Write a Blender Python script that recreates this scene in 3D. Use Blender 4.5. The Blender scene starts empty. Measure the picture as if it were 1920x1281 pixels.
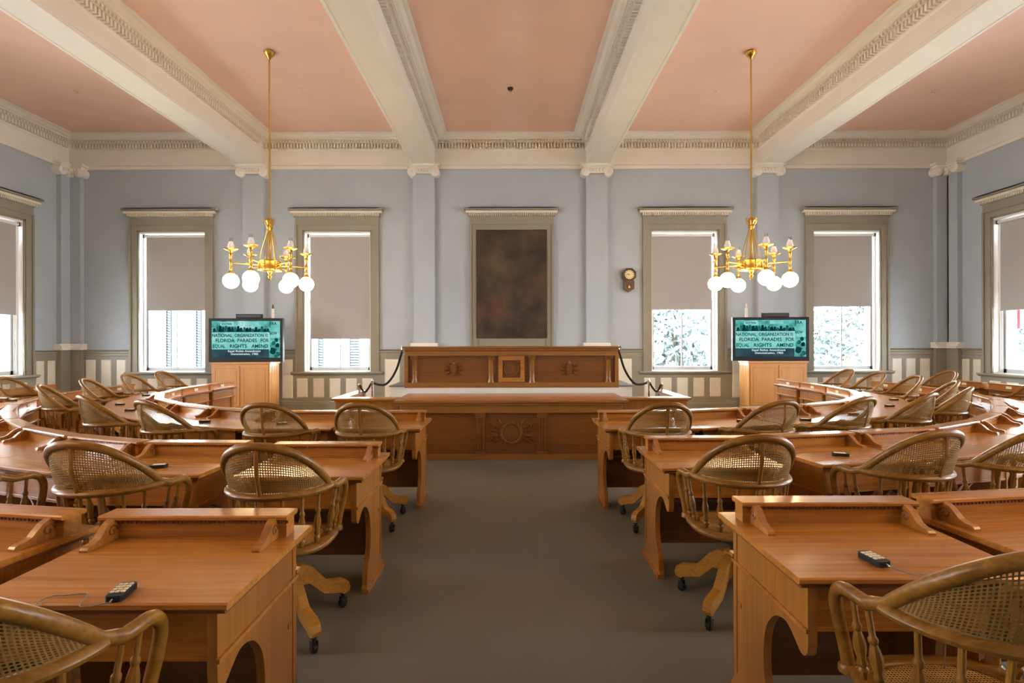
import bpy, math, random
from mathutils import Vector, Matrix
random.seed(7)
PI = math.pi
scene = bpy.context.scene
C = scene.collection

# ------------------------------------------------------------------ camera
FPX, EYE, HOR, CX = 980.0, 1.5, 641.0, 957.0          # focal length in px of a 1920x1281 frame
cam_d = bpy.data.cameras.new('camera'); cam = bpy.data.objects.new('camera', cam_d); C.objects.link(cam)
cam_d.sensor_fit = 'HORIZONTAL'; cam_d.sensor_width = 36.0; cam_d.lens = 36.0 * FPX / 1920.0
cam_d.shift_x = (960.0 - CX) / 1920.0; cam_d.shift_y = (HOR - 640.5) / 1920.0
cam_d.clip_start = 0.05; cam_d.clip_end = 400
cam.location = (0, 0, EYE); cam.rotation_euler = (math.radians(90), math.radians(0.12), 0)
scene.camera = cam

# ------------------------------------------------------------------ world, exposure
SKY = 44.0
w = bpy.data.worlds.new('sky'); scene.world = w; w.use_nodes = True
bg = w.node_tree.nodes['Background']; bg.inputs[0].default_value = (0.86, 0.94, 1.0, 1); bg.inputs[1].default_value = SKY
sun_d = bpy.data.lights.new('sun', 'SUN'); sun_d.energy = 300.0; sun_d.angle = math.radians(.6); sun_d.color = (1.0, .98, .95)
sun = bpy.data.objects.new('sun', sun_d); C.objects.link(sun); sun.location = (0, -20, 30); sun.rotation_euler = (math.radians(32), 0, 0)
scene.view_settings.view_transform = 'Standard'
try: scene.view_settings.look = 'None'
except Exception: pass
scene.view_settings.gamma = 1.0; scene.view_settings.use_curve_mapping = False
scene.view_settings.exposure = 0.04
LAMP = 50.0

# ------------------------------------------------------------------ room constants
ZW = 11.26; XL, XR = -9.5, 9.42; YB = -4.6; HC = 5.92; ZSOF = 5.28
WIN_HW, WIN_Z0, WIN_Z1 = 0.71, 0.86, 3.88

# ------------------------------------------------------------------ materials
def newmat(name):
    m = bpy.data.materials.new(name); m.use_nodes = True
    nt = m.node_tree
    return m, nt, nt.nodes['Principled BSDF']
def setc(b, col, rough=.5, spec=.5, metal=0):
    b.inputs['Base Color'].default_value = (*col, 1); b.inputs['Roughness'].default_value = rough
    b.inputs['Specular IOR Level'].default_value = spec; b.inputs['Metallic'].default_value = metal
def plain(name, col, rough=.5, spec=.4, metal=0, var=0.06, scale=6, bump=0.0):
    m, nt, b = newmat(name); setc(b, col, rough, spec, metal)
    n = nt.nodes.new('ShaderNodeTexNoise'); n.inputs['Scale'].default_value = scale; n.inputs['Detail'].default_value = 4
    tc = nt.nodes.new('ShaderNodeTexCoord'); nt.links.new(tc.outputs['Object'], n.inputs['Vector'])
    r = nt.nodes.new('ShaderNodeValToRGB')
    r.color_ramp.elements[0].position = .3; r.color_ramp.elements[1].position = .7
    r.color_ramp.elements[0].color = (*[c * (1 - var) for c in col], 1); r.color_ramp.elements[1].color = (*[min(1, c * (1 + var)) for c in col], 1)
    nt.links.new(n.outputs['Fac'], r.inputs['Fac']); nt.links.new(r.outputs['Color'], b.inputs['Base Color'])
    if bump:
        bp = nt.nodes.new('ShaderNodeBump'); bp.inputs['Strength'].default_value = bump; bp.inputs['Distance'].default_value = .01
        nt.links.new(n.outputs['Fac'], bp.inputs['Height']); nt.links.new(bp.outputs['Normal'], b.inputs['Normal'])
    return m
def wood(name, dark, light, axis=0, rough=.27, coat=.25, fine=60):
    m, nt, b = newmat(name); setc(b, light, rough, .3 if coat < .1 else .5)
    tc = nt.nodes.new('ShaderNodeTexCoord'); mp = nt.nodes.new('ShaderNodeMapping')
    sc = [fine, fine, fine]; sc[axis] = fine * .035
    mp.inputs['Scale'].default_value = sc
    info = nt.nodes.new('ShaderNodeObjectInfo')
    ad = nt.nodes.new('ShaderNodeVectorMath'); ad.operation = 'ADD'
    nt.links.new(tc.outputs['Object'], ad.inputs[0]); nt.links.new(info.outputs['Random'], ad.inputs[1])
    nt.links.new(ad.outputs[0], mp.inputs['Vector'])
    n = nt.nodes.new('ShaderNodeTexNoise'); n.inputs['Scale'].default_value = 1.0; n.inputs['Detail'].default_value = 6; n.inputs['Distortion'].default_value = .6
    nt.links.new(mp.outputs[0], n.inputs['Vector'])
    mp2 = nt.nodes.new('ShaderNodeMapping'); s2 = [7, 7, 7]; s2[axis] = .5; mp2.inputs['Scale'].default_value = s2
    nt.links.new(ad.outputs[0], mp2.inputs['Vector'])
    n2 = nt.nodes.new('ShaderNodeTexNoise'); n2.inputs['Scale'].default_value = 1.0; n2.inputs['Detail'].default_value = 3
    nt.links.new(mp2.outputs[0], n2.inputs['Vector'])
    mx = nt.nodes.new('ShaderNodeMath'); mx.operation = 'MULTIPLY_ADD'; mx.inputs[1].default_value = .55
    nt.links.new(n.outputs['Fac'], mx.inputs[0])
    ml = nt.nodes.new('ShaderNodeMath'); ml.operation = 'MULTIPLY'; ml.inputs[1].default_value = .45
    nt.links.new(n2.outputs['Fac'], ml.inputs[0]); nt.links.new(ml.outputs[0], mx.inputs[2])
    r = nt.nodes.new('ShaderNodeValToRGB')
    r.color_ramp.elements[0].position = .34; r.color_ramp.elements[1].position = .62
    r.color_ramp.elements[0].color = (*dark, 1); r.color_ramp.elements[1].color = (*light, 1)
    nt.links.new(mx.outputs[0], r.inputs['Fac']); nt.links.new(r.outputs['Color'], b.inputs['Base Color'])
    b.inputs['Coat Weight'].default_value = coat; b.inputs['Coat Roughness'].default_value = .12
    return m
def emit(name, col, s):
    m = bpy.data.materials.new(name); m.use_nodes = True; nt = m.node_tree
    nt.nodes.remove(nt.nodes['Principled BSDF']); e = nt.nodes.new('ShaderNodeEmission')
    e.inputs[0].default_value = (*col, 1); e.inputs[1].default_value = s
    nt.links.new(e.outputs[0], nt.nodes['Material Output'].inputs[0]); return m
def thin_glass(name, refl=.08, tint=(1, 1, 1)):
    m = bpy.data.materials.new(name); m.use_nodes = True; nt = m.node_tree
    nt.nodes.remove(nt.nodes['Principled BSDF'])
    t = nt.nodes.new('ShaderNodeBsdfTransparent'); t.inputs[0].default_value = (*tint, 1)
    g = nt.nodes.new('ShaderNodeBsdfGlossy'); g.inputs['Roughness'].default_value = .02
    f = nt.nodes.new('ShaderNodeLayerWeight'); f.inputs['Blend'].default_value = .15
    mu = nt.nodes.new('ShaderNodeMath'); mu.operation = 'MULTIPLY_ADD'; mu.inputs[1].default_value = .6; mu.inputs[2].default_value = refl * .4
    nt.links.new(f.outputs['Fresnel'], mu.inputs[0])
    mx = nt.nodes.new('ShaderNodeMixShader'); nt.links.new(mu.outputs[0], mx.inputs[0])
    nt.links.new(t.outputs[0], mx.inputs[1]); nt.links.new(g.outputs[0], mx.inputs[2])
    nt.links.new(mx.outputs[0], nt.nodes['Material Output'].inputs[0]); return m

MT = {}
MT['wall'] = plain('wall_blue_paint', (.42, .46, .50), .7, .25, var=.03, scale=2)
MT['ceil'] = plain('ceiling_pink_paint', (.78, .52, .425), .8, .2, var=.03, scale=1.5)
MT['cream'] = plain('cream_paint', (.78, .73, .66), .6, .3, var=.02, scale=3)
MT['white'] = plain('white_paint', (.82, .82, .80), .5, .35, var=.02, scale=3)
MT['olive'] = plain('olive_tan_paint', (.27, .24, .185), .5, .35, var=.04, scale=4)
MT['panel'] = plain('wainscot_panel_paint', (.74, .67, .56), .5, .35, var=.03, scale=4)
MT['floor'] = plain('floor_covering', (.145, .130, .102), .45, .35, var=.10, scale=1.2)
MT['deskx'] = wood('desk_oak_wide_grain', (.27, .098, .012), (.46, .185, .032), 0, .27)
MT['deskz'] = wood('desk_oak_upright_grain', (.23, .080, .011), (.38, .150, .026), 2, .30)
MT['deskd'] = wood('desk_oak_dark_and_shade', (.12, .036, .009), (.20, .066, .017), 0, .4, .1)  # dark oak trim; also paints the shade inside the knee space
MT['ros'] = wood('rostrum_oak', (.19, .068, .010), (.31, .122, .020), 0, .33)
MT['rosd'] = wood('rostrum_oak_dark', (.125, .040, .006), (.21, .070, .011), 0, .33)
MT['carve'] = wood('carved_oak', (.12, .042, .009), (.20, .074, .017), 2, .55, .0)
MT['maple'] = wood('maple_veneer', (.47, .22, .066), (.55, .265, .085), 2, .35, .2, 30)
MT['chair'] = wood('chair_oak', (.125, .050, .006), (.265, .118, .016), 0, .36, .08)
MT['chairz'] = wood('chair_oak_upright', (.125, .050, .006), (.265, .118, .016), 2, .38, .06)
MT['leg'] = wood('chair_leg_oak', (.26, .110, .014), (.43, .195, .028), 0, .4, .08)
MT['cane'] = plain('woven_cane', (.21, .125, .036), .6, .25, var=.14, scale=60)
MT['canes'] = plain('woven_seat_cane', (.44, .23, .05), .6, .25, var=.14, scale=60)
MT['iron'] = plain('black_iron', (.015, .015, .016), .4, .5, var=.1)
MT['black'] = plain('black_plastic', (.012, .012, .014), .55, .25, var=.1)
MT['brass'] = plain('polished_brass', (.60, .36, .075), .3, .5, 1.0, var=.04)
MT['chrome'] = plain('chrome', (.75, .76, .78), .14, .5, 1.0, var=.02)
MT['card'] = plain('cream_card', (.75, .70, .52), .6, .3, var=.02)
MT['shade'] = plain('roller_shade_fabric', (.40, .37, .355), .85, .1, var=.02, scale=40)
MT['glass'] = thin_glass('window_glass')
MT['chimney'] = thin_glass('lamp_chimney_glass', .12, (.99, .98, .97))
MT['frost'] = plain('frosted_glass', (.86, .80, .74), .5, .4, var=.02)
MT['globe'] = emit('lit_globe', (1.0, .70, .38), LAMP)
MT['rope'] = plain('black_velvet_rope', (.02, .018, .02), .7, .2, var=.2, scale=80)
MT['cable'] = plain('grey_cable', (.20, .17, .14), .6, .2, var=.05)
MT['key'] = plain('cream_keys', (.66, .58, .42), .5, .3, var=.02)
MT['grey'] = plain('stair_carpet_grey', (.20, .20, .21), .7, .2, var=.05)
MT['sash'] = plain('sash_paint', (.50, .52, .53), .45, .4, var=.02)
MT['bounce_paving'] = plain('pale_bounce_paving', (.55, .54, .50), .9, .1, var=.3, scale=2)  # ground colour made pale to bounce light indoors
MT['leaf'] = plain('leaves', (.10, .13, .135), .9, .05, var=.35, scale=9)
MT['bark'] = plain('bark', (.18, .13, .09), .9, .1, var=.3, scale=9)
MT['bwall'] = plain('white_masonry', (.82, .82, .80), .8, .2, var=.02)
MT['shutter'] = plain('blue_grey_shutter', (.008, .011, .013), 1.0, .0, var=.05)
MT['red'] = plain('red_canvas', (.25, .008, .014), .8, .1, var=.05)
MT['canvas'] = plain('white_canvas', (.85, .82, .82), .8, .1, var=.02)
MT['text'] = emit('screen_dark_green', (.004, .035, .032), 1.0)
MT['textw'] = emit('screen_white', (.75, .9, .88), .9)
MT['clockf'] = plain('clock_dial', (.72, .58, .30), .4, .4, var=.05)
MT['clockw'] = wood('clock_walnut', (.05, .022, .010), (.11, .05, .02), 2, .3)

def screen_mat():
    m = bpy.data.materials.new('teal_screen_picture'); m.use_nodes = True; nt = m.node_tree; N = nt.nodes; L = nt.links
    N.remove(N['Principled BSDF'])
    tc = N.new('ShaderNodeTexCoord'); sep = N.new('ShaderNodeSeparateXYZ'); L.new(tc.outputs['Object'], sep.inputs[0])
    n = N.new('ShaderNodeTexNoise'); n.inputs['Scale'].default_value = 9; n.inputs['Detail'].default_value = 5; L.new(tc.outputs['Object'], n.inputs['Vector'])
    r = N.new('ShaderNodeValToRGB'); e = r.color_ramp.elements
    e[0].position = .28; e[0].color = (.0, .14, .13, 1); e[1].position = .66; e[1].color = (.20, .80, .72, 1)
    L.new(n.outputs['Fac'], r.inputs['Fac'])
    em = N.new('ShaderNodeEmission'); em.inputs[1].default_value = .75; L.new(r.outputs[0], em.inputs[0])
    gl = N.new('ShaderNodeBsdfGlossy'); gl.inputs['Roughness'].default_value = .08
    mx = N.new('ShaderNodeMixShader'); mx.inputs[0].default_value = .04
    L.new(em.outputs[0], mx.inputs[1]); L.new(gl.outputs[0], mx.inputs[2]); L.new(mx.outputs[0], N['Material Output'].inputs[0])
    return m
MT['screen'] = screen_mat()
def painting_mat():                     # plain dark stand-in: murky browns, a dull glow and a reddish corner
    m, nt, b = newmat('dark_oil_painting'); N = nt.nodes; L = nt.links; b.inputs['Roughness'].default_value = .35
    tc = N.new('ShaderNodeTexCoord')
    n = N.new('ShaderNodeTexNoise'); n.inputs['Scale'].default_value = 2.4; n.inputs['Detail'].default_value = 6; L.new(tc.outputs['Object'], n.inputs['Vector'])
    r = N.new('ShaderNodeValToRGB'); r.color_ramp.elements[0].position = .35; r.color_ramp.elements[1].position = .72
    r.color_ramp.elements[0].color = (.020, .014, .010, 1); r.color_ramp.elements[1].color = (.085, .055, .032, 1); L.new(n.outputs['Fac'], r.inputs['Fac'])
    col = r.outputs[0]
    for (cx, cz, rad, c, amt) in ((-.30, .35, .45, (.20, .13, .07), .8), (-.45, -.55, .42, (.17, .035, .02), .7), (.5, -.1, .4, (.10, .04, .025), .6)):
        mp = N.new('ShaderNodeMapping'); mp.inputs['Location'].default_value = (-cx / rad, 0, -cz / rad); mp.inputs['Scale'].default_value = (1 / rad, 0, 1 / rad)
        L.new(tc.outputs['Object'], mp.inputs['Vector'])
        g = N.new('ShaderNodeTexGradient'); g.gradient_type = 'SPHERICAL'; L.new(mp.outputs[0], g.inputs[0])
        mu = N.new('ShaderNodeMath'); mu.operation = 'MULTIPLY'; mu.inputs[1].default_value = amt; L.new(g.outputs['Fac'], mu.inputs[0])
        mu2 = N.new('ShaderNodeMath'); mu2.operation = 'MULTIPLY'; L.new(mu.outputs[0], mu2.inputs[0]); L.new(n.outputs['Fac'], mu2.inputs[1])
        x = N.new('ShaderNodeMix'); x.data_type = 'RGBA'; L.new(mu2.outputs[0], x.inputs[0]); L.new(col, x.inputs[6]); x.inputs[7].default_value = (*c, 1)
        col = x.outputs[2]
    L.new(col, b.inputs['Base Color']); return m
MT['paint'] = painting_mat()

# ------------------------------------------------------------------ mesh helpers
class MB:
    def __init__(s): s.v = []; s.f = []
    def add(s, vs, fs):
        o = len(s.v); s.v += [tuple(p) for p in vs]; s.f += [tuple(i + o for i in f) for f in fs]; return s
    def box(s, x0, x1, y0, y1, z0, z1):
        if x0 > x1: x0, x1 = x1, x0
        if y0 > y1: y0, y1 = y1, y0
        vs = [(x0,y0,z0),(x1,y0,z0),(x1,y1,z0),(x0,y1,z0),(x0,y0,z1),(x1,y0,z1),(x1,y1,z1),(x0,y1,z1)]
        return s.add(vs, [(3,2,1,0),(4,5,6,7),(0,1,5,4),(1,2,6,5),(2,3,7,6),(3,0,4,7)])
    def bbox(s, x0, x1, y0, y1, z0, z1, b=.005):             # box with chamfered edges seen along z and x
        if x0 > x1: x0, x1 = x1, x0
        if y0 > y1: y0, y1 = y1, y0
        prof = [(y0+b,z0),(y1-b,z0),(y1,z0+b),(y1,z1-b),(y1-b,z1),(y0+b,z1),(y0,z1-b),(y0,z0+b)]
        return s.extr_x(prof, x0, x1)
    def extr_x(s, prof, x0, x1):                              # polygon (y,z) extruded along x
        n = len(prof)
        vs = [(x0, y, z) for y, z in prof] + [(x1, y, z) for y, z in prof]
        fs = [tuple(range(n))[::-1], tuple(range(n, 2*n))] + [(i, (i+1)%n, n+(i+1)%n, n+i) for i in range(n)]
        return s.add(vs, fs)
    def extr_y(s, prof, y0, y1):                              # polygon (x,z) extruded along y
        n = len(prof)
        vs = [(x, y0, z) for x, z in prof] + [(x, y1, z) for x, z in prof]
        fs = [tuple(range(n)), tuple(range(n, 2*n))[::-1]] + [((i+1)%n, i, n+i, n+(i+1)%n) for i in range(n)]
        return s.add(vs, fs)
    def extr_z(s, prof, z0, z1):                              # polygon (x,y) extruded along z
        n = len(prof)
        vs = [(x, y, z0) for x, y in prof] + [(x, y, z1) for x, y in prof]
        fs = [tuple(range(n))[::-1], tuple(range(n, 2*n))] + [(i, (i+1)%n, n+(i+1)%n, n+i) for i in range(n)]
        return s.add(vs, fs)
    def lathe(s, prof, cx=0, cy=0, n=12, axis='z', c3=None):  # prof = [(radius, height)]
        vs = []; fs = []
        for r, h in prof:
            for k in range(n):
                a = 2*PI*k/n; p = (r*math.cos(a), r*math.sin(a), h)
                if axis == 'z': q = (cx+p[0], cy+p[1], p[2])
                elif axis == 'y': q = (c3[0]+p[0], c3[1]+p[2], c3[2]+p[1])
                else: q = (c3[0]+p[2], c3[1]+p[0], c3[2]+p[1])
                vs.append(q)
        for i in range(len(prof)-1):
            for k in range(n):
                a = i*n+k; b = i*n+(k+1)%n; fs.append((a, b, b+n, a+n))
        fs.append(tuple(range(n))[::-1]); fs.append(tuple(range((len(prof)-1)*n, len(prof)*n)))
        return s.add(vs, fs)
    def tube(s, pts, rad, n=8, flat=1.0, up=(0,0,1)):         # swept round (or flattened) bar
        pts = [Vector(p) for p in pts]; m = len(pts); vs = []; fs = []
        if not hasattr(rad, '__len__'): rad = [rad]*m
        ref = Vector(up)
        for i, p in enumerate(pts):
            t = (pts[min(i+1, m-1)] - pts[max(i-1, 0)]).normalized()
            if i == 0:
                a = t.cross(ref)
                if a.length < 1e-3: a = t.cross(Vector((1, 0, 0)))
            else: a = pa - t*pa.dot(t)
            a.normalize(); pa = a.copy(); b = a.cross(t).normalized()
            for k in range(n):
                th = 2*PI*k/n; vs.append(p + a*(rad[i]*math.cos(th)*flat) + b*(rad[i]*math.sin(th)))
        for i in range(m-1):
            for k in range(n):
                q = i*n+k; r = i*n+(k+1)%n; fs.append((q, r, r+n, q+n))
        fs.append(tuple(range(n))[::-1]); fs.append(tuple(range((m-1)*n, m*n)))
        return s.add(vs, fs)
    def ball(s, c, r, n=16, m=10, sz=1.0):
        pr = [(max(1e-4, r*math.sin(PI*i/m)), -r*math.cos(PI*i/m)*sz) for i in range(m+1)]
        o = MB().lathe(pr, n=n); return s.add([(x+c[0], y+c[1], z+c[2]) for x, y, z in o.v], o.f)
    def map(s, fn): s.v = [tuple(fn(*p)) for p in s.v]; return s
    def mesh(s, name, mat, smooth=40):
        me = bpy.data.meshes.new(name); me.from_pydata(s.v, [], s.f); me.update()
        if mat: me.materials.append(MT[mat] if isinstance(mat, str) else mat)
        if smooth:
            me.shade_smooth()
            try: me.set_sharp_from_angle(angle=math.radians(smooth))
            except Exception: pass
        return me
    def build(s, name, mat, parent=None, smooth=40, loc=None, kind=None):
        return obj(name, s.mesh(name, mat, smooth), parent, loc, kind)
def obj(name, data, parent=None, loc=None, kind=None):
    o = bpy.data.objects.new(name, data); C.objects.link(o)
    if parent: o.parent = parent
    if loc: o.location = loc
    if kind: o['kind'] = kind
    return o
def tag(o, label, cat, group=None):
    o['label'] = label; o['category'] = cat
    if group: o['group'] = group
    return o
def thing(name, label, cat, loc=(0,0,0), rz=0, group=None):
    o = obj(name, None, None, loc); o.rotation_euler = (0, 0, rz); o.empty_display_size = .1
    return tag(o, label, cat, group)
def struct(name, loc=(0,0,0), rz=0):
    o = obj(name, None, None, loc, 'structure'); o.rotation_euler = (0, 0, rz); return o
def text_mesh(s, size, name, mat, parent, loc, align='LEFT', rx=PI/2, width=None, bold=.03):
    cu = bpy.data.curves.new(name, 'FONT'); cu.body = s; cu.size = size; cu.align_x = align; cu.extrude = .0008; cu.offset = size*bold; cu.resolution_u = 3
    t = bpy.data.objects.new('t', cu); C.objects.link(t); bpy.context.view_layer.update()
    me = bpy.data.meshes.new_from_object(t.evaluated_get(bpy.context.evaluated_depsgraph_get())); bpy.data.objects.remove(t); bpy.data.curves.remove(cu)
    me.name = name; me.materials.clear(); me.materials.append(MT[mat])
    if width:
        xs = [v.co.x for v in me.vertices]; k = width / max(1e-4, max(xs)-min(xs))
        for v in me.vertices: v.co.x *= k
    o = obj(name, me, parent, loc); o.rotation_euler = (rx, 0, 0); return o
def P(px, py, h):                       # where the ray through a pixel meets the level h
    r = math.radians(.12); x, y = px - CX, py - HOR
    x, y = x*math.cos(r) - y*math.sin(r), x*math.sin(r) + y*math.cos(r)
    Z = (EYE - h) * FPX / y
    return x * Z / FPX, Z
def smooth_path(pts, n=6):
    out = []; m = len(pts); V = [Vector(p) for p in pts]
    for i in range(m-1):
        p0, p1, p2, p3 = V[max(i-1,0)], V[i], V[i+1], V[min(i+2,m-1)]
        for k in range(n):
            t = k/n
            out.append(.5*((2*p1)+(p2-p0)*t+(2*p0-5*p1+4*p2-p3)*t*t+(3*p1-p0-3*p2+p3)*t**3))
    out.append(V[-1]); return out
# ================================================================== THE ROOM
MB().box(XL-.5, XR+.5, YB-.5, ZW+.5, -.2, 0).build('floor', 'floor', smooth=0, kind='structure')
MB().box(XL-.5, XR+.5, YB-.5, ZW+.5, HC, HC+.2).build('ceiling', 'ceil', smooth=0, kind='structure')
WT = .42                                 # wall thickness
BACKW = [-7.28, -3.72, 3.75, 7.24]
SIDEW = [9.48, 5.78, 2.08]
def wall_mesh(u0, u1, centres):          # local: u along x, outside = +y
    m = MB(); e = [u0]
    for c in sorted(centres): e += [c-WIN_HW, c+WIN_HW]
    e.append(u1)
    for i in range(0, len(e), 2): m.box(e[i], e[i+1], 0, WT, 0, HC)
    for c in centres:
        m.box(c-WIN_HW, c+WIN_HW, 0, WT, 0, WIN_Z0); m.box(c-WIN_HW, c+WIN_HW, 0, WT, WIN_Z1, HC)
    return m
wall_back = wall_mesh(XL, XR, BACKW).build('wall_back', 'wall', smooth=0, loc=(0, ZW, 0), kind='structure')
wall_left = wall_mesh(YB, ZW, SIDEW).build('wall_left', 'wall', smooth=0, loc=(XL, 0, 0), kind='structure'); wall_left.rotation_euler.z = PI/2
wall_right = wall_mesh(-ZW, -YB, [-c for c in SIDEW]).build('wall_right', 'wall', smooth=0, loc=(XR, 0, 0), kind='structure'); wall_right.rotation_euler.z = -PI/2
MB().box(XL, XR, YB-WT, YB, 0, HC).build('wall_front', 'wall', smooth=0, kind='structure')

# ---- wainscot: boards, rail, panels, baseboard ------------------------------------------------
def wainscot(parent, side, spans, panels, rail):
    m = MB()
    for a, b, z in spans: m.box(a, b, -.025, .0, .02, z)
    m.build('wainscot_board', 'olive', parent, 0)
    m = MB()
    for a, b in rail:
        m.extr_x([(0,1.17),(-.045,1.17),(-.045,1.20),(-.03,1.215),(-.03,1.265),(-.05,1.28),(-.05,1.305),(-.035,1.315),(-.065,1.335),(-.065,1.35),(0,1.35)], a, b)
    m.build('chair_rail', 'olive', parent, 0)
    for a, b, z0, z1 in panels:
        p = MB(); d = .018
        vs = [(a,-.025,z0),(b,-.025,z0),(b,-.025,z1),(a,-.025,z1),(a+d,-.036,z0+d),(b-d,-.036,z0+d),(b-d,-.036,z1-d),(a+d,-.036,z1-d)]
        p.add(vs, [(4,5,6,7),(0,1,5,4),(1,2,6,5),(2,3,7,6),(3,0,4,7)]).build('panel', 'panel', parent, 0)
def baseboard(name, loc, rz, spans):
    m = MB()
    for a, b in spans: m.extr_x([(0,0),(-.055,0),(-.055,.17),(-.045,.19),(-.045,.215),(-.028,.235),(0,.235)], a, b)
    o = m.build(name, 'olive', None, 0, loc, 'structure'); o.rotation_euler.z = rz
def under(c): return [(c-.875+i*.352, c-.875+i*.352+.235, .31, .72) for i in range(5)]
pb = []
for c in BACKW: pb += under(c)
tall = [(.28, 1.14)]
def px2x(x): return (x-CX)/FPX*ZW
for a, b in ((162,181),(191,210),(220,238),(406,425),(530,550),(722,750),(1152,1184),(1372,1391),(1450,1470),(1670,1689),(1697,1715),(1723,1742)):
    pb.append((px2x(a), px2x(b), .29, 1.13))
for i in range(4): pb.append((-1.5+i*.8, -1.5+i*.8+.6, .29, 1.13))
sp = []; rl = []; prev = XL
for c in BACKW:
    sp += [(prev, c-.9, 1.2), (c-.9, c+.9, .8)]; rl.append((prev, c-.9)); prev = c+.9
sp.append((prev, XR, 1.2)); rl.append((prev, XR))
wainscot(wall_back, 'back', sp, pb, rl)
baseboard('baseboard_back', (0, ZW, 0), 0, [(XL, XR)])
def side_wainscot(wall, sgn):
    sp = []; rl = []; pn = []; prev = YB
    for c in sorted(SIDEW):
        sp += [(prev, c-.9, 1.2), (c-.9, c+.9, .8)]; rl.append((prev, c-.9)); prev = c+.9; pn += under(c)
        if c > 9: pn += [(10.44, 10.62, .29, 1.13), (10.70, 10.88, .29, 1.13)]
    sp.append((prev, ZW, 1.2)); rl.append((prev, ZW))
    if sgn < 0:
        sp = [(-b, -a, z) for a, b, z in sp]; rl = [(-b, -a) for a, b in rl]; pn = [(-b, -a, z, q) for a, b, z, q in pn]
    wainscot(wall, 's', sp, pn, rl)
side_wainscot(wall_left, 1); side_wainscot(wall_right, -1)
baseboard('baseboard_left', (XL, 0, 0), PI/2, [(YB, ZW)])
baseboard('baseboard_right', (XR, 0, 0), -PI/2, [(-ZW, -YB)])

# ---- entablature, beams ----------------------------------------------------------------------
CORN = [(0,5.215),(.045,5.215),(.045,5.285),(.022,5.305),(.022,5.60),(.035,5.62),(.035,5.745),(.115,5.75),(.115,5.80),(.17,5.805),(.17,5.835),(.21,5.85),(.25,5.885),(.31,5.90),(.31,5.925)]
def dentils(m, u0, u1, sgn=-1, off=0.0):
    n = int((u1-u0)/.066)
    for i in range(n):
        u = u0 + (i+.5)*(u1-u0)/n
        m.box(u-.018, u+.018, sgn*(.03+off), sgn*(.112+off), 5.65, 5.74)
        m.box(u-.017, u+.017, sgn*(.11+off), sgn*(.15+off), 5.757, 5.798)
def cornice(name, loc, rz, u0, u1):
    prof = [(-d, z) for d, z in CORN] + [(0, 5.925)]
    o = MB().extr_x(prof[::-1], u0, u1).build(name, 'cream', None, 0, loc, 'structure'); o.rotation_euler.z = rz
    m = MB(); dentils(m, u0+.1, u1-.1); m.build('dentil_course', 'cream', o, 0, None, 'stuff')
cornice('trim_1', (0, ZW, 0), 0, XL, XR)
cornice('trim_2', (XL, 0, 0), PI/2, YB, ZW)
cornice('trim_3', (XR, 0, 0), -PI/2, -ZW, -YB)
BEAMS = [-5.53, -1.85, 1.87, 5.55]
for bx in BEAMS:                         # ceiling beams run from the rostrum wall over the camera
    hw = .235
    half = [(hw-.03, 5.283), (hw-.03, 5.275), (hw+.012, 5.275), (hw+.012, 5.33), (hw, 5.345)] + [(hw+d-.022, z) for d, z in CORN[4:]]
    prof = half + [(-x, z) for x, z in half[::-1]]
    b = MB().extr_y(prof, YB, ZW).build('ceiling_beam', 'cream', None, 0, (bx, 0, 0), 'structure')
    for sg in (1, -1):
        m = MB(); n = int((ZW-.35-YB)/.066)
        for i in range(n):
            y = YB + (i+.5)*(ZW-.35-YB)/n
            m.box(sg*(hw+.008), sg*(hw+.09), y-.018, y+.018, 5.65, 5.74)
            m.box(sg*(hw+.088), sg*(hw+.128), y-.017, y+.017, 5.757, 5.798)
        m.build('dentil_course', 'cream', b, 0, None, 'stuff')

# ---- pilasters ---------------------------------------------------------------------------------
def pilaster(name, loc, rz, w=.45, d=.10, cw=.64):
    r = struct(name, loc, rz)
    MB().box(-w/2, w/2, -d, 0, 1.47, 5.08).build('shaft', 'wall', r, 0)
    MB().box(-w/2-.03, w/2+.03, -d-.02, 0, .0, 1.36).build('pedestal', 'olive', r, 0)
    MB().extr_x([(0,1.345),(-d-.09,1.345),(-d-.09,1.385),(-d-.06,1.40),(-d-.06,1.425),(-d-.03,1.445),(-d-.015,1.475),(0,1.475)], -w/2-.06, w/2+.06).build('base', 'cream', r, 0)
    m = MB(); m.box(-cw/2-.03, cw/2+.03, -d-.10, 0, 5.235, 5.285); m.box(-cw/2+.02, cw/2-.02, -d-.07, 0, 5.085, 5.235)
    cp = m.build('capital', 'cream', r, 0)
    for s in (-1, 1):
        x = s*(cw/2-.075); v = MB()
        v.lathe([(.085,-d-.085),(.098,-d-.075),(.098,0.0)], n=18, axis='y', c3=(x, 0, 5.115))
        v.lathe([(.02,-d-.11),(.03,-d-.10),(.03,-d-.07)], n=10, axis='y', c3=(x, 0, 5.115))
        v.build('volute', 'cream', cp)
    for k in range(5):
        x = (k-2)*.07; MB().ball((x, -d-.075, 5.15), .03, 8, 6, 1.5).build('egg', 'cream', cp)
for i, bx in enumerate([-5.49, -1.84, 1.85, 5.51]): pilaster('trim_%d' % (4+i), (bx, ZW, 0), 0)
pilaster('trim_8', (XL+.20, ZW, 0), 0, .24, .10, .44); pilaster('trim_9', (XL, ZW-.20, 0), PI/2, .24, .10, .44)
pilaster('trim_10', (XR-.20, ZW, 0), 0, .22, .10, .38); pilaster('trim_11', (XR, ZW-.26, 0), -PI/2, .22, .10, .38)

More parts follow.
